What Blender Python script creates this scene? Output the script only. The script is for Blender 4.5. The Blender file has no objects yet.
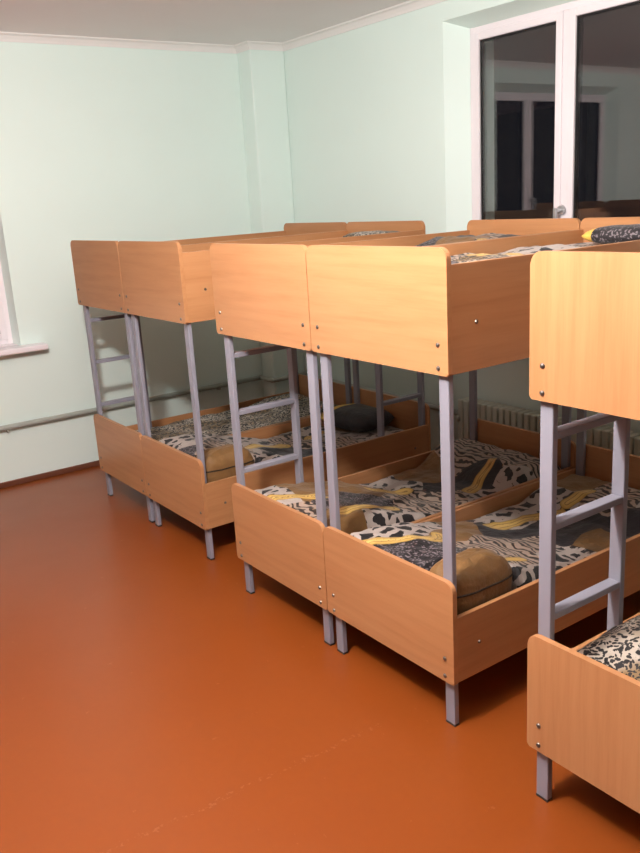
import bpy, bmesh, math, random
from mathutils import Vector, Matrix, noise

scene = bpy.context.scene
COL = scene.collection
random.seed(4)

# ------------------------------------------------------------------ sizes (metres)
CAM = (-1.6176, -1.7400, 1.6507); YAW, PITCH, ROLL, FPX = 0.9618, -0.2657, -0.0607, 841.86
BW, GAP, BL = 0.6615, 0.005, 1.441            # bed width, gap inside a pair, bed length
ZT, ZUB, ZLT, ZLB = 1.500, 1.1442, 0.5059, 0.1627   # upper board top/bottom, lower board top/bottom
ZUR, ZLR = 1.453, 0.389                       # side rail tops
XW, YW, H = 1.86, 3.568, 2.665                # window wall, left wall, ceiling
XB, YB = -4.4, -5.2                           # unseen walls
TH = 0.30

# ------------------------------------------------------------------ node helpers
def srgb(r, g, b):
    f = lambda c: (c / 255 / 12.92) if c <= 10 else ((c / 255 + .055) / 1.055) ** 2.4
    return (f(r), f(g), f(b), 1)

class NT:
    def __init__(s, name):
        s.m = bpy.data.materials.new(name); s.m.use_nodes = True
        s.t = s.m.node_tree; s.b = s.t.nodes['Principled BSDF']
    def n(s, typ, **kw):
        nd = s.t.nodes.new(typ)
        for k, v in kw.items():
            if k.startswith('i_'):
                nd.inputs[k[2:].replace('_', ' ')].default_value = v
            else: setattr(nd, k, v)
        return nd
    def l(s, a, b): s.t.links.new(a, b)
    def math(s, op, a, b=None, clamp=False):
        nd = s.n('ShaderNodeMath', operation=op, use_clamp=clamp)
        for i, v in enumerate((a, b)):
            if v is None: continue
            if isinstance(v, (int, float)): nd.inputs[i].default_value = v
            else: s.l(v, nd.inputs[i])
        return nd.outputs[0]
    def mix(s, f, a, b):
        nd = s.n('ShaderNodeMix', data_type='RGBA')
        for i, v in ((0, f), (6, a), (7, b)):
            if isinstance(v, (int, float, tuple)): nd.inputs[i].default_value = v
            else: s.l(v, nd.inputs[i])
        return nd.outputs[2]
    def coords(s, scale=(1, 1, 1), loc=(0, 0, 0), kind='Object'):
        tc = s.n('ShaderNodeTexCoord'); mp = s.n('ShaderNodeMapping')
        mp.inputs['Scale'].default_value = scale; mp.inputs['Location'].default_value = loc
        s.l(tc.outputs[kind], mp.inputs[0]); return mp.outputs[0]
    def noise(s, vec, scale, detail=3, rough=.5):
        nd = s.n('ShaderNodeTexNoise'); nd.inputs['Scale'].default_value = scale
        nd.inputs['Detail'].default_value = detail; nd.inputs['Roughness'].default_value = rough
        if vec is not None: s.l(vec, nd.inputs['Vector'])
        return nd.outputs['Fac']
    def ramp(s, f, stops, interp='LINEAR'):
        nd = s.n('ShaderNodeValToRGB'); cr = nd.color_ramp; cr.interpolation = interp
        while len(cr.elements) < len(stops): cr.elements.new(.5)
        for e, (p, c) in zip(cr.elements, stops): e.position = p; e.color = c
        s.l(f, nd.inputs[0]); return nd.outputs[0]
    def bump(s, f, strength, dist=.002):
        nd = s.n('ShaderNodeBump'); nd.inputs['Strength'].default_value = strength
        nd.inputs['Distance'].default_value = dist
        s.l(f, nd.inputs['Height']); s.l(nd.outputs[0], s.b.inputs['Normal'])
    def set(s, **kw):
        for k, v in kw.items():
            i = s.b.inputs[k.replace('_', ' ')]
            if hasattr(v, 'is_output'): s.l(v, i)
            else: i.default_value = v

def paint(name, col, rough=.5, var=.04, scale=6, bump=.0, spec=.5):
    m = NT(name); v = m.coords()
    f = m.noise(v, scale, 4)
    d = tuple(c * (1 - var) for c in col[:3]) + (1,); u = tuple(min(1, c * (1 + var)) for c in col[:3]) + (1,)
    m.set(Base_Color=m.mix(f, d, u), Roughness=rough)
    m.b.inputs['Specular IOR Level'].default_value = spec
    if bump: m.bump(m.noise(v, 180, 2), bump, .001)
    return m.m

def laminate(name, axis):
    m = NT(name)
    sc = [26, 26, 26]; sc[axis] = 1.6
    v = m.coords(tuple(sc))
    g = m.noise(v, 1.4, 5, .62)
    sc2 = [9, 9, 9]; sc2[axis] = .7
    broad = m.noise(m.coords(tuple(sc2), (3.1, 7.7, 1.3)), 1.0, 3)
    c = m.ramp(g, [(.28, srgb(168, 117, 76)), (.5, srgb(179, 128, 86)), (.75, srgb(187, 137, 94))])
    c = m.mix(m.math('MULTIPLY', broad, .35), c, srgb(172, 115, 74))
    m.set(Base_Color=c, Roughness=.36)
    m.bump(g, .05, .0006)
    return m.m

M = {}
M['wood_y'] = laminate('beech_laminate_crosswise', 1)
M['wood_x'] = laminate('beech_laminate_lengthwise', 0)
M['wood_z'] = laminate('beech_laminate_upright', 2)
M['metal'] = paint('grey_lilac_enamel', srgb(138, 137, 148), .38, .03)
M['cap'] = paint('black_plastic', srgb(35, 32, 34), .5)
M['bolt'] = paint('zinc', srgb(120, 112, 105), .32); M['bolt'].node_tree.nodes['Principled BSDF'].inputs['Metallic'].default_value = .8
M['wall'] = paint('mint_wall_paint', srgb(227, 243, 237), .55, .02, 3, .15)
M['unseen_dark'] = paint('dark_unseen_wall', srgb(112, 104, 92), .6, .05)  # invented dark finish for the two unseen walls, to cut bounce light
M['ceil'] = paint('ceiling_whitewash', srgb(244, 236, 236), .8, .02, 3, .1)
M['cornice'] = paint('white_cornice_paint', srgb(240, 236, 234), .7, .01)
M['pvc'] = paint('white_plastic', srgb(240, 232, 236), .3, .01)
M['pipe'] = paint('pipe_enamel', srgb(176, 180, 172), .4, .03)
M['skirt'] = paint('brown_skirting_paint', srgb(104, 60, 42), .4, .08)
M['gasket'] = paint('dark_gasket', srgb(40, 38, 40), .6)
M['rad'] = paint('radiator_enamel', srgb(206, 212, 198), .4, .02)
M['chrome'] = paint('satin_handle', srgb(190, 190, 192), .3); M['chrome'].node_tree.nodes['Principled BSDF'].inputs['Metallic'].default_value = .7

def mk_floor():
    m = NT('painted_floor'); v = m.coords()
    big = m.noise(v, 1.1, 4); fine = m.noise(v, 34, 4)
    c = m.mix(big, srgb(132, 63, 20), srgb(140, 71, 25))
    c = m.mix(m.math('MULTIPLY', fine, .3), c, srgb(122, 53, 18))
    # chalky scuffs: sparse specks, gathered where a broad mask is high
    sp = m.noise(m.coords((1, 1, 1), (5, 2, 0)), 21, 6, .7)
    spots = m.math('MULTIPLY', m.math('GREATER_THAN', sp, .675), .16)
    # a worn seam running across the floor, broken up
    tc = m.n('ShaderNodeTexCoord'); sx = m.n('ShaderNodeSeparateXYZ'); m.l(tc.outputs['Object'], sx.inputs[0])
    x, y = sx.outputs[0], sx.outputs[1]
    w = m.math('MULTIPLY', m.math('SUBTRACT', m.noise(v, 9, 3), .5), .05)
    dline = m.math('ABSOLUTE', m.math('ADD', m.math('SUBTRACT', m.math('ADD', m.math('MULTIPLY', x, SEAM[0]), m.math('MULTIPLY', y, SEAM[1])), SEAM[2]), w))
    seam = m.math('MULTIPLY', m.math('MULTIPLY', m.math('LESS_THAN', x, -.15), m.math('LESS_THAN', dline, .010)), m.math('GREATER_THAN', m.noise(v, 60, 5, .7), .56))
    seam = m.math('MULTIPLY', seam, .17)
    c = m.mix(m.math('MAXIMUM', spots, seam), c, srgb(196, 140, 110))
    m.set(Base_Color=c)
    m.set(Roughness=m.math('ADD', m.math('MULTIPLY', m.noise(v, 5, 2), .10), .28))
    m.bump(m.noise(v, 9, 2), .02, .003)
    return m.m
# two floor points of the seam
_a, _b = Vector((-1.04, .165)), Vector((-.2, .125))
_d = (_b - _a).normalized(); _nrm = Vector((-_d.y, _d.x)); SEAM = (_nrm.x, _nrm.y, _nrm.dot(_a))
M['floor'] = mk_floor()

def mk_glass():
    m = NT('window_glass')
    m.set(Base_Color=(1, 1, 1, 1), Roughness=0.0, IOR=1.52)
    m.b.inputs['Transmission Weight'].default_value = 1
    return m.m
M['glass'] = mk_glass()

def mk_quilt(name, mode='patch'):
    """Patchwork print. Patch layout comes from signed-distance attributes; the prints are procedural."""
    m = NT(name); v = m.coords()
    wv = m.n('ShaderNodeTexNoise'); wv.inputs['Scale'].default_value = 9; wv.inputs['Detail'].default_value = 2
    m.l(v, wv.inputs['Vector'])
    ad = m.n('ShaderNodeVectorMath', operation='MULTIPLY_ADD'); m.l(wv.outputs['Color'], ad.inputs[0])
    ad.inputs[1].default_value = (.06, .06, .06); m.l(v, ad.inputs[2])
    wv2 = m.n('ShaderNodeTexNoise'); wv2.inputs['Scale'].default_value = 34; wv2.inputs['Detail'].default_value = 1
    m.l(v, wv2.inputs['Vector'])
    ad2 = m.n('ShaderNodeVectorMath', operation='MULTIPLY_ADD'); m.l(wv2.outputs['Color'], ad2.inputs[0])
    ad2.inputs[1].default_value = (.03, .03, .03); m.l(ad.outputs[0], ad2.inputs[2]); vw = ad2.outputs[0]
    black, white = srgb(22, 18, 20), srgb(170, 158, 150)
    # cow / giraffe patches
    vo = m.n('ShaderNodeTexVoronoi', feature='DISTANCE_TO_EDGE'); vo.inputs['Scale'].default_value = 15; m.l(vw, vo.inputs['Vector'])
    cow = m.mix(m.math('LESS_THAN', vo.outputs['Distance'], .17), black, white)
    # fine dark leopard
    v2 = m.n('ShaderNodeTexVoronoi', feature='F1'); v2.inputs['Scale'].default_value = 82; m.l(vw, v2.inputs['Vector'])
    dark = m.ramp(v2.outputs['Distance'], [(0, srgb(136, 126, 130)), (.36, srgb(104, 94, 98)), (.44, srgb(30, 25, 29)), (1, srgb(22, 18, 22))])
    # ochre satin
    och = m.mix(m.noise(v, 14, 3), srgb(104, 74, 38), srgb(138, 100, 54))
    # zebra waves
    wa = m.n('ShaderNodeTexWave', wave_type='BANDS'); wa.inputs['Scale'].default_value = 10
    wa.inputs['Distortion'].default_value = 14; wa.inputs['Detail'].default_value = 2; wa.inputs['Detail Scale'].default_value = 1.1; m.l(v, wa.inputs['Vector'])
    zeb = m.ramp(wa.outputs['Fac'], [(0, srgb(34, 25, 23)), (.34, srgb(52, 38, 32)), (.42, srgb(150, 122, 98)), (.64, srgb(170, 150, 134)), (1, srgb(164, 144, 130))])
    # plain dark
    pl = m.mix(m.noise(v, 40, 3), srgb(22, 20, 28), srgb(44, 36, 38))
    # small ochre-white leopard
    v3 = m.n('ShaderNodeTexVoronoi', feature='F1'); v3.inputs['Scale'].default_value = 78; m.l(vw, v3.inputs['Vector'])
    base = m.mix(m.ramp(m.noise(v, 7, 2), [(.4, (0, 0, 0, 1)), (.6, (1, 1, 1, 1))]), srgb(190, 178, 164), srgb(128, 102, 66))
    leo = m.mix(m.math('LESS_THAN', v3.outputs['Distance'], .52), base, black)
    if mode == 'patch':
        a1 = m.n('ShaderNodeAttribute', attribute_name='patch_one'); a2 = m.n('ShaderNodeAttribute', attribute_name='patch_two')
        s1 = m.n('ShaderNodeSeparateColor'); m.l(a1.outputs['Color'], s1.inputs[0])
        s2 = m.n('ShaderNodeSeparateColor'); m.l(a2.outputs['Color'], s2.inputs[0])
        gt = lambda o: m.math('GREATER_THAN', o, .5)
        c = och
        c = m.mix(gt(s1.outputs[0]), c, cow); c = m.mix(gt(s1.outputs[1]), c, dark); c = m.mix(gt(s1.outputs[2]), c, zeb)
        c = m.mix(gt(s2.outputs[0]), c, pl); c = m.mix(gt(s2.outputs[1]), c, leo)
        rd = s2.outputs[2]    # ribbon field
        rib = m.ramp(rd, [(.5, srgb(70, 50, 20)), (.53, srgb(184, 146, 72)), (.64, srgb(204, 168, 92)), (.66, srgb(130, 96, 42)), (.69, srgb(210, 176, 102)), (1, srgb(200, 162, 84))])
        c = m.mix(gt(rd), c, rib)
    elif mode == 'plain': c = pl
    elif mode == 'ochre': c = och
    elif mode == 'leopard': c = leo
    else: c = dark
    m.set(Base_Color=c, Roughness=.62)
    m.b.inputs['Sheen Weight'].default_value = .1
    m.bump(m.math('ADD', m.noise(v, 60, 3), m.math('MULTIPLY', m.noise(v, 17, 3), 2.2)), .55, .006)
    return m.m
M['quilt'] = mk_quilt('animal_print_patchwork')
M['ochre'] = mk_quilt('ochre_satin', 'ochre')
M['leopard'] = mk_quilt('small_leopard_print', 'leopard')
M['darkleo'] = mk_quilt('dark_leopard_print', 'dark')
M['plain'] = mk_quilt('plain_dark_cotton', 'plain')
M['yellow'] = paint('yellow_braid', srgb(222, 180, 84), .6, .15, 60)
M['seam'] = paint('dark_piping', srgb(40, 26, 14), .6)

# ------------------------------------------------------------------ mesh helpers
def link(name, bm, mat, parent=None, smooth=False):
    me = bpy.data.meshes.new(name)
    bmesh.ops.recalc_face_normals(bm, faces=bm.faces[:])
    bm.to_mesh(me); bm.free()
    if smooth:
        for p in me.polygons: p.use_smooth = True
    o = bpy.data.objects.new(name, me); COL.objects.link(o)
    me.materials.append(mat)
    if parent: o.parent = parent
    return o

def box(bm, a, b, bevel=0, seg=1):
    r = bmesh.ops.create_cube(bm, size=1)
    vs = r['verts']
    for v in vs:
        v.co = Vector([(a[i] + b[i]) / 2 + v.co[i] * (b[i] - a[i]) for i in range(3)])
    if bevel:
        es = list({e for v in vs for e in v.link_edges})
        bmesh.ops.bevel(bm, geom=es, offset=bevel, segments=seg, affect='EDGES', profile=.5)

def boxo(name, a, b, mat, parent=None, bevel=0, seg=1):
    bm = bmesh.new(); box(bm, a, b, bevel, seg); return link(name, bm, mat, parent)

def cyl(bm, p, q, r, seg=12, r2=None):
    p, q = Vector(p), Vector(q); d = q - p
    mt = Matrix.Translation((p + q) / 2) @ d.to_track_quat('Z', 'Y').to_matrix().to_4x4()
    bmesh.ops.create_cone(bm, cap_ends=True, segments=seg, radius1=r, radius2=r if r2 is None else r2, depth=d.length, matrix=mt)

def prism_x(bm, prof, x0, x1, bevel=.0015):
    """profile [(y,z)] extruded from x0 to x1, edges eased"""
    n = len(prof)
    a = [bm.verts.new((x0, y, z)) for y, z in prof]; b = [bm.verts.new((x1, y, z)) for y, z in prof]
    fs = [bm.faces.new(a), bm.faces.new(b[::-1])]
    for i in range(n): bm.faces.new((a[i], b[i], b[(i + 1) % n], a[(i + 1) % n]))
    if bevel:
        es = [e for f in fs for e in f.edges]
        bmesh.ops.bevel(bm, geom=es, offset=bevel, segments=2, affect='EDGES')

def rounded(y0, y1, z0, z1, rt, rb):
    pr = []
    for cx, cz, r, s in ((y1 - rt, z1 - rt, rt, 0), (y0 + rt, z1 - rt, rt, 90), (y0 + rb, z0 + rb, rb, 180), (y1 - rb, z0 + rb, rb, 270)):
        for k in range(7):
            t = math.radians(s + 15 * k); pr.append((cx + r * math.cos(t), cz + r * math.sin(t)))
    return pr

def tag(o, label=None, cat=None, group=None, kind=None):
    for k, v in (('label', label), ('category', cat), ('group', group), ('kind', kind)):
        if v: o[k] = v
    return o

def empty(name, loc, rz=0):
    o = bpy.data.objects.new(name, None); COL.objects.link(o)
    o.empty_display_size = .1; o.location = loc; o.rotation_euler = (0, 0, rz); return o

def copy_tree(o, parent=None):
    c = o.copy(); COL.objects.link(c); c.parent = parent
    for ch in list(o.children): copy_tree(ch, c)
    return c

# ------------------------------------------------------------------ room
def structure(o): o['kind'] = 'structure'; return o

structure(boxo('floor', (XB - TH, YB - TH, -.1), (XW + TH, YW + TH, 0), M['floor']))
structure(boxo('ceiling', (XB - TH, YB - TH, H), (XW + TH, YW + TH, H + .1), M['ceil']))

def wall_with_opening(name, to3, u0, u1, hole, frame, depth, mat):
    """to3(u, z, d): u along the wall, d outward. hole = (u0,u1,z0,z1) at the room face, narrowing (splayed) to frame at depth."""
    bm = bmesh.new()
    ring = lambda r, d: [bm.verts.new(to3(u, z, d)) for u, z in ((r[0], r[2]), (r[1], r[2]), (r[1], r[3]), (r[0], r[3]))]
    rings = [ring((u0, u1, 0, H), 0), ring(hole, 0), ring(frame, depth), ring(frame, TH), ring((u0, u1, 0, H), TH)]
    for i in range(5):
        a, b = rings[i], rings[(i + 1) % 5]
        for k in range(4): bm.faces.new((a[k], a[(k + 1) % 4], b[(k + 1) % 4], b[k]))
    return structure(link(name, bm, mat))

FD = .11        # depth at which the window frames sit
SILLZ = .875
HB = (0.02, 1.862, SILLZ, 2.525); FB = (.11, 1.768, SILLZ, 2.478)         # right wall window: along y
HA = (-1.86, -.137, SILLZ, 2.50); FA = (-1.78, -.150, SILLZ, 2.44)        # left wall window: along x
toR = lambda u, z, d: (XW + d, u, z)
toL = lambda u, z, d: (u, YW + d, z)
wall_with_opening('wall_right', toR, YB, YW, HB, FB, FD, M['wall'])
wall_with_opening('wall_left', toL, XB, XW, HA, FA, FD, M['wall'])
structure(boxo('wall_back', (XB - TH, YB - TH, 0), (XB, YW + TH, H), M['unseen_dark']))
structure(boxo('wall_front', (XB, YB - TH, 0), (XW + TH, YB, H), M['unseen_dark']))
CX, CY = 1.585, 3.40
structure(boxo('wall_corner', (CX, CY, 0), (XW, YW, H), M['wall'], bevel=.012, seg=3))

def cornice(name, pts):
    """cove along a polyline; pts = [(x, y, nx, ny)] with the inward mitre direction"""
    prof = [(0, 0), (0, -.045), (.006, -.045), (.012, -.032), (.026, -.014), (.042, -.007), (.045, 0)]
    bm = bmesh.new(); rows = []
    for x, y, nx, ny in pts:
        rows.append([bm.verts.new((x + nx * o, y + ny * o, H + z)) for o, z in prof])
    for a, b in zip(rows, rows[1:]):
        for k in range(len(prof)):
            j = (k + 1) % len(prof); bm.faces.new((a[k], a[j], b[j], b[k]))
    bm.faces.new(rows[0]); bm.faces.new(rows[-1][::-1])
    return structure(link(name, bm, M['cornice']))
cornice('trim_1', [(XB, YW, 0, -1), (CX, YW, -1, -1), (CX, CY, -1, -1), (XW, CY, -1, -1), (XW, YB, -1, 0)])
structure(boxo('baseboard_left', (XB, YW - .016, 0), (CX, YW, .035), M['skirt'], bevel=.003))
structure(boxo('baseboard_right', (XW - .016, YB, 0), (XW, CY, .035), M['skirt'], bevel=.003))

# ------------------------------------------------------------------ windows
def window(name, to3, F, mull, handle_u, sill_u, flip):
    """F = frame rectangle, mull = (u0,u1) of the meeting stiles, all along u"""
    root = structure(empty(name, to3((F[0] + F[1]) / 2, F[2], FD)))
    off = root.location
    def bx(bm, u0, u1, z0, z1, d0, d1, bev=.004):
        a, b = Vector(to3(u0, z0, d0)) - off, Vector(to3(u1, z1, d1)) - off
        box(bm, [min(a[i], b[i]) for i in range(3)], [max(a[i], b[i]) for i in range(3)], bev, 2)
    u0, u1, z0, z1 = F; fw = .032
    bm = bmesh.new()
    bx(bm, u0, u0 + fw, z0, z1, FD, FD + .06); bx(bm, u1 - fw, u1, z0, z1, FD, FD + .06)
    bx(bm, u0 + fw, u1 - fw, z1 - fw, z1, FD, FD + .06); bx(bm, u0 + fw, u1 - fw, z0, z0 + fw, FD, FD + .06)
    mc = (mull[0] + mull[1]) / 2
    bx(bm, mc - .02, mc + .02, z0 + fw, z1 - fw, FD, FD + .06)
    link('window_frame', bm, M['pvc'], root)
    for lo, hi, hnd in ((u0 + fw, mc - .02, handle_u < mc), (mc + .02, u1 - fw, handle_u > mc)):
        sw = .038; zl, zh = z0 + fw, z1 - fw
        bm = bmesh.new(); D0, D1 = FD - .008, FD + .045
        bx(bm, lo, lo + sw, zl, zh, D0, D1); bx(bm, hi - sw, hi, zl, zh, D0, D1)
        bx(bm, lo + sw, hi - sw, zh - sw, zh, D0, D1); bx(bm, lo + sw, hi - sw, zl, zl + sw, D0, D1)
        s = link('sash', bm, M['pvc'], root)
        bm = bmesh.new(); g = .006
        a0, a1, b0, b1 = lo + sw, hi - sw, zl + sw, zh - sw
        for q in ((a0, a0 + g, b0, b1), (a1 - g, a1, b0, b1), (a0 + g, a1 - g, b0, b0 + g), (a0 + g, a1 - g, b1 - g, b1)):
            bx(bm, *q, FD + .004, FD + .034, 0)
        link('gasket', bm, M['gasket'], s)
        for d in (FD + .009, FD + .026):
            bm = bmesh.new(); bx(bm, a0 + .002, a1 - .002, b0 + .002, b1 - .002, d, d + .004, 0)
            link('glass_pane', bm, M['glass'], s)
        if hnd:
            u = handle_u; z = 1.56
            bm = bmesh.new(); z = 1.515
            ax = (Vector(to3(u, z, D0 - .01)) - Vector(to3(u, z, D0))).normalized()
            c0 = Vector(to3(u, z, D0)) - off
            cyl(bm, c0, c0 + ax * .010, .026, 24, .022)
            cyl(bm, c0 + ax * .010, c0 + ax * .042, .010, 16)
            bx(bm, u - .010, u + .010, z - .105, z + .012, D0 - .056, D0 - .042, .004)
            link('window_handle', bm, M['chrome'], s)
    bm = bmesh.new()
    bx(bm, sill_u[0], sill_u[1], z0 - .035, z0, -.11, 0, .008)
    bx(bm, u0 - .0, u1 + .0, z0 - .035 + .0, z0 + .002, 0, FD, .0)
    link('window_sill', bm, M['pvc'], root)
    return root
window('window_1', toR, FB, (1.062, 1.19), 1.132, (-.08, 1.96), 1)
window('window_2', toL, FA, (-.745, -.60), -.71, (-2.0, .0), 1)

# ------------------------------------------------------------------ bunk beds
def make_bed():
    root = empty('bunk_bed', (0, 0, 0))
    hl, hw, T = BL / 2, BW / 2, .018
    # foot (x = -hl) and head (x = +hl) boards
    for nm, x0, x1, s in (('footboard', -hl, -hl + T, -1), ('headboard', hl - T, hl, 1)):
        for z0, z1, bz in ((ZUB, ZT, (1.164, 1.231)), (ZLB, ZLT, (.183, .243))):
            bm = bmesh.new(); prism_x(bm, rounded(-hw, hw, z0, z1, .030, .008), x0, x1, .002)
            b = link(nm, bm, M['wood_y'], root)
            for y in (-hw + .040, hw - .040):
                for z in bz:
                    bm = bmesh.new(); xo = x0 if s < 0 else x1
                    cyl(bm, (xo + s * .0002, y, z), (xo + s * .003, y, z), .0075, 14, .006)
                    cyl(bm, (xo + s * .003, y, z), (xo + s * .0045, y, z), .006, 14, .003)
                    link('bolt', bm, M['bolt'], b)
    # side rails
    for s in (-1, 1):
        y0, y1 = sorted((s * (hw - .002), s * (hw - .018)))
        for z0, z1, zb in ((ZUB + .002, ZUR, 1.285), (ZLB + .004, ZLR, .275)):
            bm = bmesh.new(); box(bm, (-hl + T, y0, z0), (hl - T, y1, z1), .0015, 2)
            r = link('side_rail', bm, M['wood_x'], root)
            for x in (-hl + .115, hl - .115):
                bm = bmesh.new(); yo = s * (hw - .002)
                cyl(bm, (x, yo, zb), (x, yo + s * .003, zb), .0065, 14, .005); link('bolt', bm, M['bolt'], r)
    # base panels carrying the mattresses
    for z in (1.225, .235):
        bm = bmesh.new(); box(bm, (-hl + T, -hw + .018, z), (hl - T, hw - .018, z + .016)); link('bed_base', bm, M['wood_x'], root)
    # posts: rectangular tube, wide face along y
    for sx in (-1, 1):
        for sy in (-1, 1):
            xa, xb = sorted((sx * (hl - T), sx * (hl - T - .02)))
            ya, yb = sorted((sy * (hw - .019), sy * (hw - .059)))
            bm = bmesh.new(); box(bm, (xa, ya, .006), (xb, yb, 1.32), .003, 2)
            p = link('post', bm, M['metal'], root)
            bm = bmesh.new(); box(bm, (xa - .0005, ya - .0005, 0), (xb + .0005, yb + .0005, .008), .001); link('foot_cap', bm, M['cap'], p)
    # ladder at the foot end, on the +y side
    ya, yb = hw - .059, hw - .019
    lx = -hl + .325
    bm = bmesh.new(); box(bm, (lx - .010, ya, .253), (lx + .010, yb, 1.22), .003, 2); link('ladder_post', bm, M['metal'], root)
    for z in (.560, .812, 1.052):
        bm = bmesh.new(); box(bm, (-hl + T + .019, ya + .002, z - .010), (lx - .009, yb - .002, z + .010), .003, 2); link('rung', bm, M['metal'], root)
    return root

A = dict(x=.0442, y=2.9583); B = dict(x=0, y=1.2663); C = dict(x=-.0489, y=-.3932)
def centre(pair, k):
    return (pair['x'] + BL / 2, pair['y'] - BW / 2 - k * (BW + GAP), 0)
proto = make_bed()
SPOTS = [('A1', A, 0, 0, 'beech bunk bed standing nearest the left wall, at the far end of the row'),
         ('A2', A, 1, math.pi, 'second bunk bed from the left wall, its ladder at the window end'),
         ('B1', B, 0, 0, 'middle bunk bed with a grey ladder on its left side, third from the left wall'),
         ('B2', B, 1, math.pi, 'bunk bed right of the middle pair, brightest upper footboard and ochre mattress corner below'),
         ('C1', C, 0, 0, 'bunk bed nearest the camera, cut off by the right edge of the photo')]
BEDS = {}
for i, (k, pair, j, rz, lab) in enumerate(SPOTS):
    o = proto if i == 0 else copy_tree(proto)
    o.location = centre(pair, j); o.rotation_euler = (0, 0, rz)
    tag(o, lab, 'bunk bed', 'beech bunk beds in a row')
    BEDS[k] = o
for ch in BEDS['C1'].children:           # this bed's end panels were cut with the grain upright
    if ch.name.startswith(('footboard', 'headboard')):
        ch.material_slots[0].link = 'OBJECT'; ch.material_slots[0].material = M['wood_z']

# ------------------------------------------------------------------ bedding
KINDS = ['cow', 'dark', 'zebra', 'plain', 'leo', 'ochre']
def seg_dist(p, a, b):
    ab = b - a; t = max(0, min(1, (p - a).dot(ab) / ab.length_squared)); return (p - a - ab * t).length
def random_layout(seed):
    r = random.Random(seed)
    seeds = [(x * .19 + r.uniform(-.06, .06), -.27 + y * .18 + r.uniform(-.06, .06), r.choice([0, 0, 1, 2, 2, 3, 4, 5])) for x in range(8) for y in range(4)]
    ribs = []
    for _ in range(5):
        x, y, a = r.uniform(.1, 1.3), r.uniform(-.25, .25), r.uniform(-1.2, 1.2)
        ribs.append(((x, y), (x + .1 * math.cos(a), y + .1 * math.sin(a)), (x + .2 * math.cos(a + .5), y + .2 * math.sin(a + .5)), .03))
    return seeds, ribs

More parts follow.
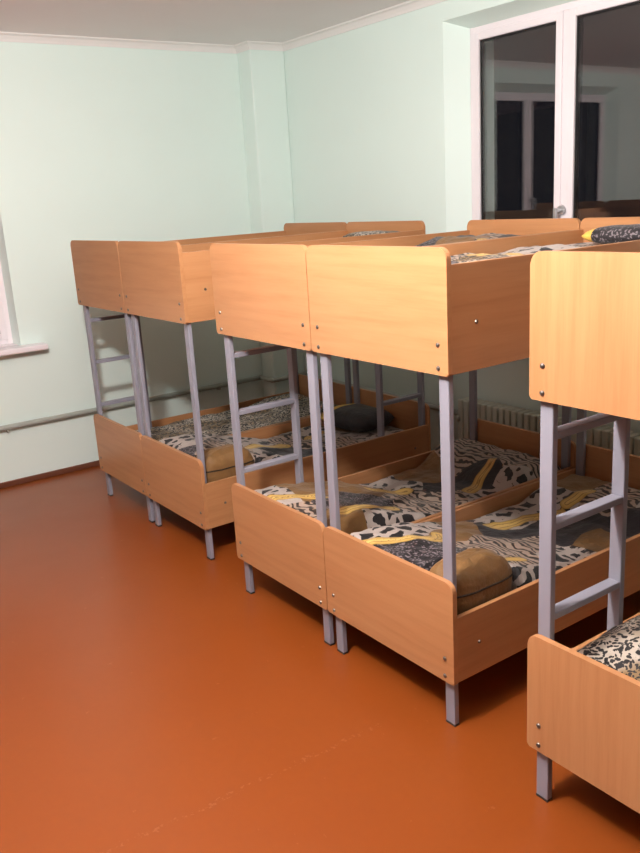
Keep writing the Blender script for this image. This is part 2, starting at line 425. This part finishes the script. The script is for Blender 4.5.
INX0, INX1 = .042, BL - .022      # inside length, behind the posts at the foot
FLAT = {('A2', 'lower'), ('A2', 'upper'), ('B2', 'upper')}     # a pillow rests on these
def bedspread(key, level, layout, label, group, head_bump=.05, seedz=0, corner=0, mat=None, x_from=.03, lift=0, amp=.014):
    """A puffy quilt laid on the mattress; world-aligned local x from the foot, y across (+ towards the left wall)."""
    pair = {'A': A, 'B': B, 'C': C}[key[0]]; k = int(key[1]) - 1
    x0w = pair['x']; yc = pair['y'] - BW / 2 - k * (BW + GAP)
    zb = (.306 if level == 'lower' else 1.352) + lift
    NX, NY = 120, 54
    xa, xb = x_from, BL - .022; hw = BW / 2 - .0215
    seeds, ribs = layout
    bm = bmesh.new(); top = []; st = []
    for i in range(NX + 1):
        row = []
        for j in range(NY + 1):
            u, w = i / NX, j / NY
            x = xa + (xb - xa) * u; y = -hw + 2 * hw * w
            e = min(1, min(x - xa, xb - x, y + hw, hw - y) / .055)
            edge = math.sqrt(max(0, 1 - (1 - e) ** 2))
            q = Vector((x * 5 + seedz * 3.7, y * 6, seedz))
            h = noise.noise(q) * amp + noise.noise(q * 2.3) * amp * .7 + noise.noise(q * 5.1) * amp * .3
            hb = head_bump * max(0, min(1, (x - 1.02) / .12)) * max(0, min(1, (xb - x) / .1)) ** .5
            z = zb + .010 + (.030 + h + hb) * edge
            if level == 'lower' and key in ('A2', 'B1', 'B2'):
                z += .125 * max(0, min(1, (.72 - x) / .5)) * edge
            if key == 'C1' and level == 'lower':
                z += .085 * math.exp(-((x - .30) ** 2 / .03 + (y - .10) ** 2 / .03)) * edge
            # posts stand inside the rails: keep the cloth clear of them at the corners
            if (key, level) in FLAT and x > 1.08:
                z = zb + .010 + .020 * edge
            row.append(bm.verts.new((x, y, z)))
        top.append(row)
    cut = set()
    if corner:
        for i in range(NX):
            for j in range(NY):
                x = xa + (xb - xa) * (i + .5) / NX; y = -hw + 2 * hw * (j + .5) / NY
                if x < .347 + .008 * math.sin(y * 40) and y < -.112 + .006 * math.sin(x * 40): cut.add((i, j))
    PX = [(.012, .046), (BL - .046, BL - .012)]; lad = (.308, .342)
    def blocked(x, y):
        if abs(y) > BW / 2 - .070:
            if x < .046 or x > BL - .046: return True
            if (k == 0 and y > 0 and lad[0] < x < lad[1]) or (k == 1 and y < 0 and BL - lad[1] < x < BL - lad[0]): return True
        return False
    for i in range(NX):
        for j in range(NY):
            x = xa + (xb - xa) * (i + .5) / NX; y = -hw + 2 * hw * (j + .5) / NY
            if (i, j) in cut or blocked(x, y): continue
            bm.faces.new((top[i][j], top[i + 1][j], top[i + 1][j + 1], top[i][j + 1]))
    bmesh.ops.delete(bm, geom=[v for v in bm.verts if not v.link_faces], context='VERTS')
    # give the cloth its thickness: duplicate downwards and close the rim
    rim = [e for e in bm.edges if len(e.link_faces) == 1]
    vs = bm.verts[:]; low = {v: bm.verts.new((v.co.x, v.co.y, zb + .002)) for v in vs}
    for f in bm.faces[:]: bm.faces.new([low[v] for v in f.verts][::-1])
    for e in rim:
        a, b = e.verts; bm.faces.new((a, b, low[b], low[a]))
    o = link('bedspread', bm, mat or M['quilt'], None, True)
    me = o.data
    if mat is None:
        c1 = me.color_attributes.new('patch_one', 'FLOAT_COLOR', 'POINT'); c2 = me.color_attributes.new('patch_two', 'FLOAT_COLOR', 'POINT')
        d1, d2 = [], []
        S = [(Vector((a, b)), kd) for a, b, kd in seeds]
        R = []
        for rb in ribs:
            pts = [Vector(p) for p in rb[:-1]]
            R += [(pts[n], pts[n + 1], rb[-1]) for n in range(len(pts) - 1)]
        for v in me.vertices:
            p = Vector((v.co.x, v.co.y))
            p = p + Vector((noise.noise(Vector((p.x * 7, p.y * 7, 1 + seedz))), noise.noise(Vector((p.x * 7, p.y * 7, 9 + seedz))))) * .035
            best = [9] * 6
            for s, kd in S:
                d = (p - s).length
                if d < best[kd]: best[kd] = d
            fld = []
            for kd in range(5):
                oth = min(best[q] for q in range(6) if q != kd)
                fld.append(.5 + max(-.45, min(.45, (oth - best[kd]) * 3)))
            rd = max([.5 + max(-.45, min(.45, (w - seg_dist(p, a, b)) * 8)) for a, b, w in R] or [0])
            d1 += [fld[0], fld[1], fld[2], 1]; d2 += [fld[3], fld[4], rd, 1]
        c1.data.foreach_set('color', d1); c2.data.foreach_set('color', d2)
    o.location = (x0w, yc, 0)
    return tag(o, label, 'bedspread', group)

def mattress(key, level, label, group):
    pair = {'A': A, 'B': B, 'C': C}[key[0]]; k = int(key[1]) - 1
    yc = pair['y'] - BW / 2 - k * (BW + GAP)
    z0 = .2525 if level == 'lower' else 1.2425
    zt = .306 if level == 'lower' else 1.352
    bm = bmesh.new(); hw = BW / 2 - .0205
    # plan outline notched round the four corner posts, so the slab sits between them
    n = .0415
    hx0, hx1 = .0215, BL - .0215
    outl = [(hx0, -hw + n), (hx0 + .022, -hw + n), (hx0 + .022, -hw), (hx1 - .022, -hw), (hx1 - .022, -hw + n), (hx1, -hw + n),
            (hx1, hw - n), (hx1 - .022, hw - n), (hx1 - .022, hw), (hx0 + .022, hw), (hx0 + .022, hw - n), (hx0, hw - n)]
    lad = (.3115, .3385)
    if k == 0: i = 9; outl[i:i] = [(lad[1], hw), (lad[1], hw - n), (lad[0], hw - n), (lad[0], hw)]
    else: i = 3; outl[i:i] = [(BL - lad[1], -hw), (BL - lad[1], -hw + n), (BL - lad[0], -hw + n), (BL - lad[0], -hw)]
    a = [bm.verts.new((x, y, z0)) for x, y in outl]; b = [bm.verts.new((x, y, zt)) for x, y in outl]
    bm.faces.new(a[::-1]); ft = bm.faces.new(b); N = len(outl)
    for i in range(N): bm.faces.new((a[i], a[(i + 1) % N], b[(i + 1) % N], b[i]))
    bmesh.ops.recalc_face_normals(bm, faces=bm.faces[:]); bm.normal_update()
    bmesh.ops.triangulate(bm, faces=[f for f in bm.faces if len(f.verts) > 4], ngon_method='EAR_CLIP')
    o = link('mattress', bm, M['ochre']); o.location = (pair['x'], yc, 0)
    return tag(o, label, 'mattress', group)

# layouts: (x from the foot, y across from the bed's centre line, print)
cy2 = lambda pair, k: pair['y'] - BW / 2 - k * (BW + GAP)
def rel(lst, c): return [(x - DX, y - c - DY, kd) for x, y, kd in lst]
def relr(lst, c): return [tuple((x - DX, y - c - DY) for x, y in r[:-1]) + (r[-1],) for r in lst]
DX, DY = .05, .055
cB2, cB1, cA2 = cy2(B, 1), cy2(B, 0), cy2(A, 1)
LB2 = (rel([(.10, .58, 0), (.26, .55, 0), (.42, .53, 0), (.13, .38, 1), (.2, .26, 1), (.30, .22, 1), (.08, .2, 1), (.12, .0, 5), (.48, .42, 5), (.6, .52, 5),
            (.42, .28, 2), (.54, .33, 2), (.52, .17, 2), (.68, .26, 2), (.62, .06, 0), (.75, .1, 0), (.5, .0, 0), (.72, .42, 3), (.86, .3, 3), (.85, .5, 0),
            (.95, .1, 5), (1.0, .3, 3), (1.1, .1, 3), (1.08, .5, 0), (1.25, .3, 2), (1.3, .05, 0), (1.3, .52, 5)], cB2),
       relr([((.13, .50), (.24, .42), (.32, .36), .032), ((.34, .36), (.40, .42), .025), ((.36, .12), (.50, .13), .016), ((.74, .48), (.92, .46), (1.06, .40), .03), ((1.12, .42), (1.24, .40), .03)], cB2))
LB1 = (rel([(.12, 1.1, 0), (.12, .9, 2), (.2, .75, 5), (.34, .92, 1), (.48, .95, 1), (.3, 1.08, 5), (.4, .71, 0), (.55, .68, 0), (.66, .82, 2), (.7, .96, 2), (.6, 1.1, 5), (.8, 1.12, 0),
            (.84, .86, 2), (.95, .98, 3), (1.0, .75, 0), (1.1, .9, 3), (1.18, 1.05, 2), (1.3, .98, 2), (1.3, .8, 2), (1.15, .72, 0), (1.0, 1.12, 5)], cB1),
       relr([((.10, 1.13), (.22, 1.05), (.3, .98), .028), ((.24, .80), (.36, .78), (.50, .80), .03), ((.62, 1.12), (.78, 1.04), .025), ((.98, .84), (1.1, .88), (1.2, .92), .026)], cB1))
LA2 = (rel([(.1, 2.15, 0), (.12, 1.98, 1), (.1, 1.72, 5), (.22, 1.9, 2), (.34, 1.84, 2), (.36, 1.98, 2), (.28, 1.66, 0), (.46, 1.66, 0), (.5, 1.78, 0), (.62, 1.84, 3), (.74, 1.9, 3), (.7, 1.7, 5),
            (.56, 2.1, 0), (.86, 2.02, 2), (.9, 1.72, 0), (1.02, 1.85, 2), (1.05, 2.1, 0), (1.2, 1.72, 3), (1.25, 1.95, 0), (1.3, 2.15, 5)], cA2),
       relr([((.44, 2.0), (.58, 2.02), (.74, 2.04), .04), ((.94, 2.1), (1.1, 2.12), .03)], cA2))

GL = 'patchwork bedspreads on the lower bunks'; GU = 'patchwork bedspreads on the upper bunks'
bedspread('A1', 'lower', random_layout(11), 'small-spotted leopard print bedspread on the lower bunk beside the left wall', GL, .03, 1, mat=M['leopard'], lift=.02)
bedspread('A2', 'lower', LA2, 'animal print bedspread with a dark pillow on it, lower bunk second from the left wall', GL, .0, 2, corner=1)
bedspread('B1', 'lower', LB1, 'animal print bedspread on the middle lower bunk behind the pair of grey posts', GL, .085, 3)
bedspread('B2', 'lower', LB2, 'large patchwork bedspread with a yellow braid, beside an exposed ochre mattress corner', GL, .05, 4, corner=1)
bedspread('C1', 'lower', random_layout(15), 'leopard print bedspread on the lower bunk at the right edge of the photo', GL, .03, 5, mat=M['leopard'], lift=.058, amp=.02)
bedspread('A2', 'upper', random_layout(21), 'bedspread on the upper bunk second from the left wall', GU, .0, 6)
bedspread('B1', 'upper', random_layout(22), 'bedspread on the middle upper bunk, barely showing over the side rail', GU, .03, 7, lift=.012)
bedspread('B2', 'upper', random_layout(23), 'bedspread with yellow and striped edge showing over the brown rail of the brightest upper bunk', GU, .0, 8, lift=.022)
bedspread('A1', 'upper', random_layout(24), 'bedspread on the upper bunk beside the left wall', GU, .0, 9)
bedspread('C1', 'upper', random_layout(25), 'bedspread on the upper bunk at the right edge of the photo', GU, .0, 10)
for k, lab in (('A1', 'mattress on the lower bunk beside the left wall'), ('A2', 'mattress under the patchwork on the lower bunk second from the left wall'),
               ('B1', 'mattress on the middle lower bunk'), ('B2', 'mattress under the ochre pillow at the near foot post of the middle pair'),
               ('C1', 'mattress on the lower bunk at the right edge of the photo')):
    m = mattress(k, 'lower', lab, 'mattresses on the lower bunks')
for k, lab in (('A1', 'mattress on the upper bunk beside the left wall'), ('A2', 'mattress on the upper bunk second from the left wall'), ('B1', 'mattress on the middle upper bunk'),
               ('B2', 'mattress on the upper bunk with the brightest footboard'), ('C1', 'mattress on the upper bunk at the right edge of the photo')):
    mattress(k, 'upper', lab, 'mattresses on the upper bunks')

def pillow(key, level, x, y, sx, sy, sz, z, rz, mat, band, label):
    """plump pillow with pinched corners; band = yellow end strip"""
    pair = {'A': A, 'B': B, 'C': C}[key[0]]; k = int(key[1]) - 1
    bm = bmesh.new(); N = 22
    g = {}
    for side in (1, -1):
        for i in range(N + 1):
            for j in range(N + 1):
                u, w = i / N * 2 - 1, j / N * 2 - 1
                if side < 0 and (i in (0, N) or j in (0, N)): g[(side, i, j)] = g[(1, i, j)]; continue
                t = (max(0, 1 - u ** 4) * max(0, 1 - w ** 4)) ** .55
                pin = 1 - .07 * (u * u) * (w * w)
                g[(side, i, j)] = bm.verts.new((u * sx * pin, w * sy * pin, side * sz * t * (1 + .12 * noise.noise(Vector((u * 2, w * 2, side + x))))))
    for side in (1, -1):
        for i in range(N):
            for j in range(N):
                bm.faces.new((g[(side, i, j)], g[(side, i + 1, j)], g[(side, i + 1, j + 1)], g[(side, i, j + 1)]))
    o = link('pillow', bm, mat, None, True)
    if band:
        o.data.materials.append(M['yellow'])
        for p in o.data.polygons:
            if p.center.y * band > sy * (.70 if level == 'upper' else .42): p.material_index = 1
    o.location = (pair['x'] + x, pair['y'] - BW / 2 - k * (BW + GAP) + y, z + sz); o.rotation_euler = (0, 0, rz)
    return tag(o, label, 'pillow', 'animal print pillows')
pillow('B2', 'upper', 1.28, -.075, .12, .225, .036, 1.407, 0, M['darkleo'], 1, 'dark leopard pillow with a yellow end on the upper bunk under the window handle')
pillow('A2', 'upper', 1.26, -.12, .13, .16, .036, 1.386, .05, M['quilt'] if False else M['leopard'], 0, 'leopard print pillow on the upper bunk below the pale wall corner')
pillow('A2', 'lower', 1.24, .08,   .14, .20, .058, .340, .1, M['plain'], 1, 'dark rounded pillow with a yellow edge on the second lower bunk from the left')


def cushion(key, label):
    """plump boxy pillow at the foot corner on the -y side, piped round its middle"""
    pair = {'A': A, 'B': B, 'C': C}[key[0]]; k = int(key[1]) - 1
    sx, sy, sz = .138, .083, .098
    sp = lambda c, e: math.copysign(abs(c) ** e, c)
    bm = bmesh.new(); NU, NV = 64, 28; rows = []
    def pt(u, v):
        x, y, z = sp(math.cos(v), .55) * sp(math.cos(u), .42), sp(math.cos(v), .55) * sp(math.sin(u), .42), sp(math.sin(v), .75)
        h = noise.noise(Vector((x * 2.2, y * 2.2, z + 3 + k))) * .12
        return Vector((x * sx, y * sy, z * sz * (1 + h))) * (1 + .035 * noise.noise(Vector((x * 6, y * 6, z * 4 + k))))
    lo = bm.verts.new((0, 0, -sz)); hi = bm.verts.new((0, 0, sz))
    for j in range(1, NV):
        v = -math.pi / 2 + math.pi * j / NV
        rows.append([bm.verts.new(pt(2 * math.pi * i / NU, v)) for i in range(NU)])
    for a, b in zip(rows, rows[1:]):
        for i in range(NU): bm.faces.new((a[i], a[(i + 1) % NU], b[(i + 1) % NU], b[i]))
    for i in range(NU):
        bm.faces.new((lo, rows[0][(i + 1) % NU], rows[0][i])); bm.faces.new((hi, rows[-1][i], rows[-1][(i + 1) % NU]))
    o = link('pillow', bm, M['ochre'], None, True)
    bm = bmesh.new()
    ring = [pt(2 * math.pi * i / 48, .12) * 1.0 for i in range(48)]
    for i in range(48): cyl(bm, ring[i], ring[(i + 1) % 48], .0035, 6)
    tag(link('piping', bm, M['seam'], o), 'dark piping')
    o.location = (pair['x'] + .184, pair['y'] - BW / 2 - k * (BW + GAP) - .221, .313 + sz)
    return tag(o, label, 'pillow', 'ochre pillows at the foot ends')
cushion('B2', 'plump ochre pillow with dark piping at the near foot post of the middle pair')
cushion('A2', 'plump ochre pillow at the foot post of the lower bunk second from the left wall')

# ------------------------------------------------------------------ heating
def tube_mesh(bm, pts, r, seg=12):
    for a, b in zip(pts, pts[1:]): cyl(bm, a, b, r, seg)
    for p in pts[1:-1]: bmesh.ops.create_uvsphere(bm, u_segments=seg, v_segments=8, radius=r, matrix=Matrix.Translation(p))
bm = bmesh.new(); zp = .385; po = .034
tube_mesh(bm, [(XB + .01, YW - po, zp), (CX - po, YW - po, zp), (CX - po, CY - po, zp), (XW - po, CY - po, zp), (XW - po, 1.735, zp - .02)], .017)
pipe_root = tag(link('heating_pipe', bm, M['pipe'], None, True), 'painted heating pipe running along the left wall behind the bunks', 'pipe')
for x in (-.30, -1.9, 1.2):
    boxo('pipe_bracket', (x - .008, YW - po - .004, zp - .03), (x + .008, YW, zp - .012), M['pipe'], pipe_root)

rt = tag(empty('radiator', (XW - .075, .95, .12)), 'pale radiator low under the window behind the headboards', 'radiator')
bm = bmesh.new(); nsec = 33
for i in range(nsec):
    y = -.72 + i * .0445
    box(bm, (-.045, y - .017, .0), (.045, y + .017, .36), .006, 2)
link('radiator_sections', bm, M['rad'], rt)
bm = bmesh.new(); cyl(bm, (0, -.74, .03), (0, .70, .03), .018); cyl(bm, (0, -.74, .33), (0, .70, .33), .018); link('header_tube', bm, M['rad'], rt, True)
bm = bmesh.new(); cyl(bm, (.036, .69, .245), (.036, .77, .245), .017); cyl(bm, (0.036, .72, .245), (-.02, .72, .245), .014); cyl(bm, (-.018, .72, .245), (-.045, .72, .245), .021); link('valve', bm, M['rad'], rt, True)
for s in (-.6, .55):
    bm = bmesh.new(); box(bm, (.04, s - .012, .20), (.074, s + .012, .23)); link('bracket', bm, M['rad'], rt)
bm = bmesh.new()
for s in (-.6, .55): box(bm, (-.02, s - .02, -.12), (.02, s + .02, .005))
link('stand', bm, M['rad'], rt)

# ------------------------------------------------------------------ lamp, sky, camera
LX, LY, LZ = -1.15, -.08, 2.27
lp = tag(empty('ceiling_lamp', (LX, LY, H)), 'round ceiling lamp above the aisle in front of the beds', 'lamp')
bm = bmesh.new(); cyl(bm, (0, 0, -.035), (0, 0, 0), .07, 32, .09); link('canopy', bm, M['pvc'], lp, True)
bm = bmesh.new(); cyl(bm, (0, 0, -.27), (0, 0, -.035), .006, 12); link('stem', bm, M['pvc'], lp, True)
bm = bmesh.new(); cyl(bm, (0, 0, -.315), (0, 0, -.27), .022, 20, .026); link('socket', bm, M['pvc'], lp, True)
ld = bpy.data.lights.new('lamp_light', 'POINT'); ld.energy = 310; ld.color = (1, .965, .925); ld.shadow_soft_size = .07
# the lamp throws more light sideways and up than straight down (no bowl built; profile invented to even out the floor)
ld.use_nodes = True; lt = ld.node_tree; em = lt.nodes['Emission']
tc = lt.nodes.new('ShaderNodeTexCoord'); sx = lt.nodes.new('ShaderNodeSeparateXYZ'); lt.links.new(tc.outputs['Normal'], sx.inputs[0])
mr = lt.nodes.new('ShaderNodeMapRange'); mr.inputs['From Min'].default_value = -.95; mr.inputs['From Max'].default_value = -.1
mr.inputs['To Min'].default_value = .38; mr.inputs['To Max'].default_value = 1.15
lt.links.new(sx.outputs['Z'], mr.inputs['Value']); lt.links.new(mr.outputs[0], em.inputs['Strength'])
lo = bpy.data.objects.new('lamp_light', ld); COL.objects.link(lo); lo.location = (LX, LY, LZ)

w = bpy.data.worlds.new('night'); scene.world = w; w.use_nodes = True
w.node_tree.nodes['Background'].inputs[0].default_value = (.010, .012, .02, 1)
w.node_tree.nodes['Background'].inputs[1].default_value = .4

cd = bpy.data.cameras.new('camera'); co = bpy.data.objects.new('camera', cd); COL.objects.link(co)
cy, sy, cp, sp = math.cos(YAW), math.sin(YAW), math.cos(PITCH), math.sin(PITCH)
fwd = Vector((cy * cp, sy * cp, sp)); right = Vector((sy, -cy, 0)); up = right.cross(fwd)
cr, sr = math.cos(ROLL), math.sin(ROLL)
r2 = right * cr + up * sr; u2 = up * cr - right * sr
co.matrix_world = Matrix(((r2.x, u2.x, -fwd.x, CAM[0]), (r2.y, u2.y, -fwd.y, CAM[1]), (r2.z, u2.z, -fwd.z, CAM[2]), (0, 0, 0, 1)))
cd.sensor_fit = 'VERTICAL'; cd.sensor_height = 24; cd.lens = FPX / 853 * 24; cd.clip_start = .05
scene.camera = co
vs = scene.view_settings; vs.view_transform = 'Standard'; vs.look = 'None'; vs.gamma = 1; vs.exposure = 0.0; vs.use_curve_mapping = False
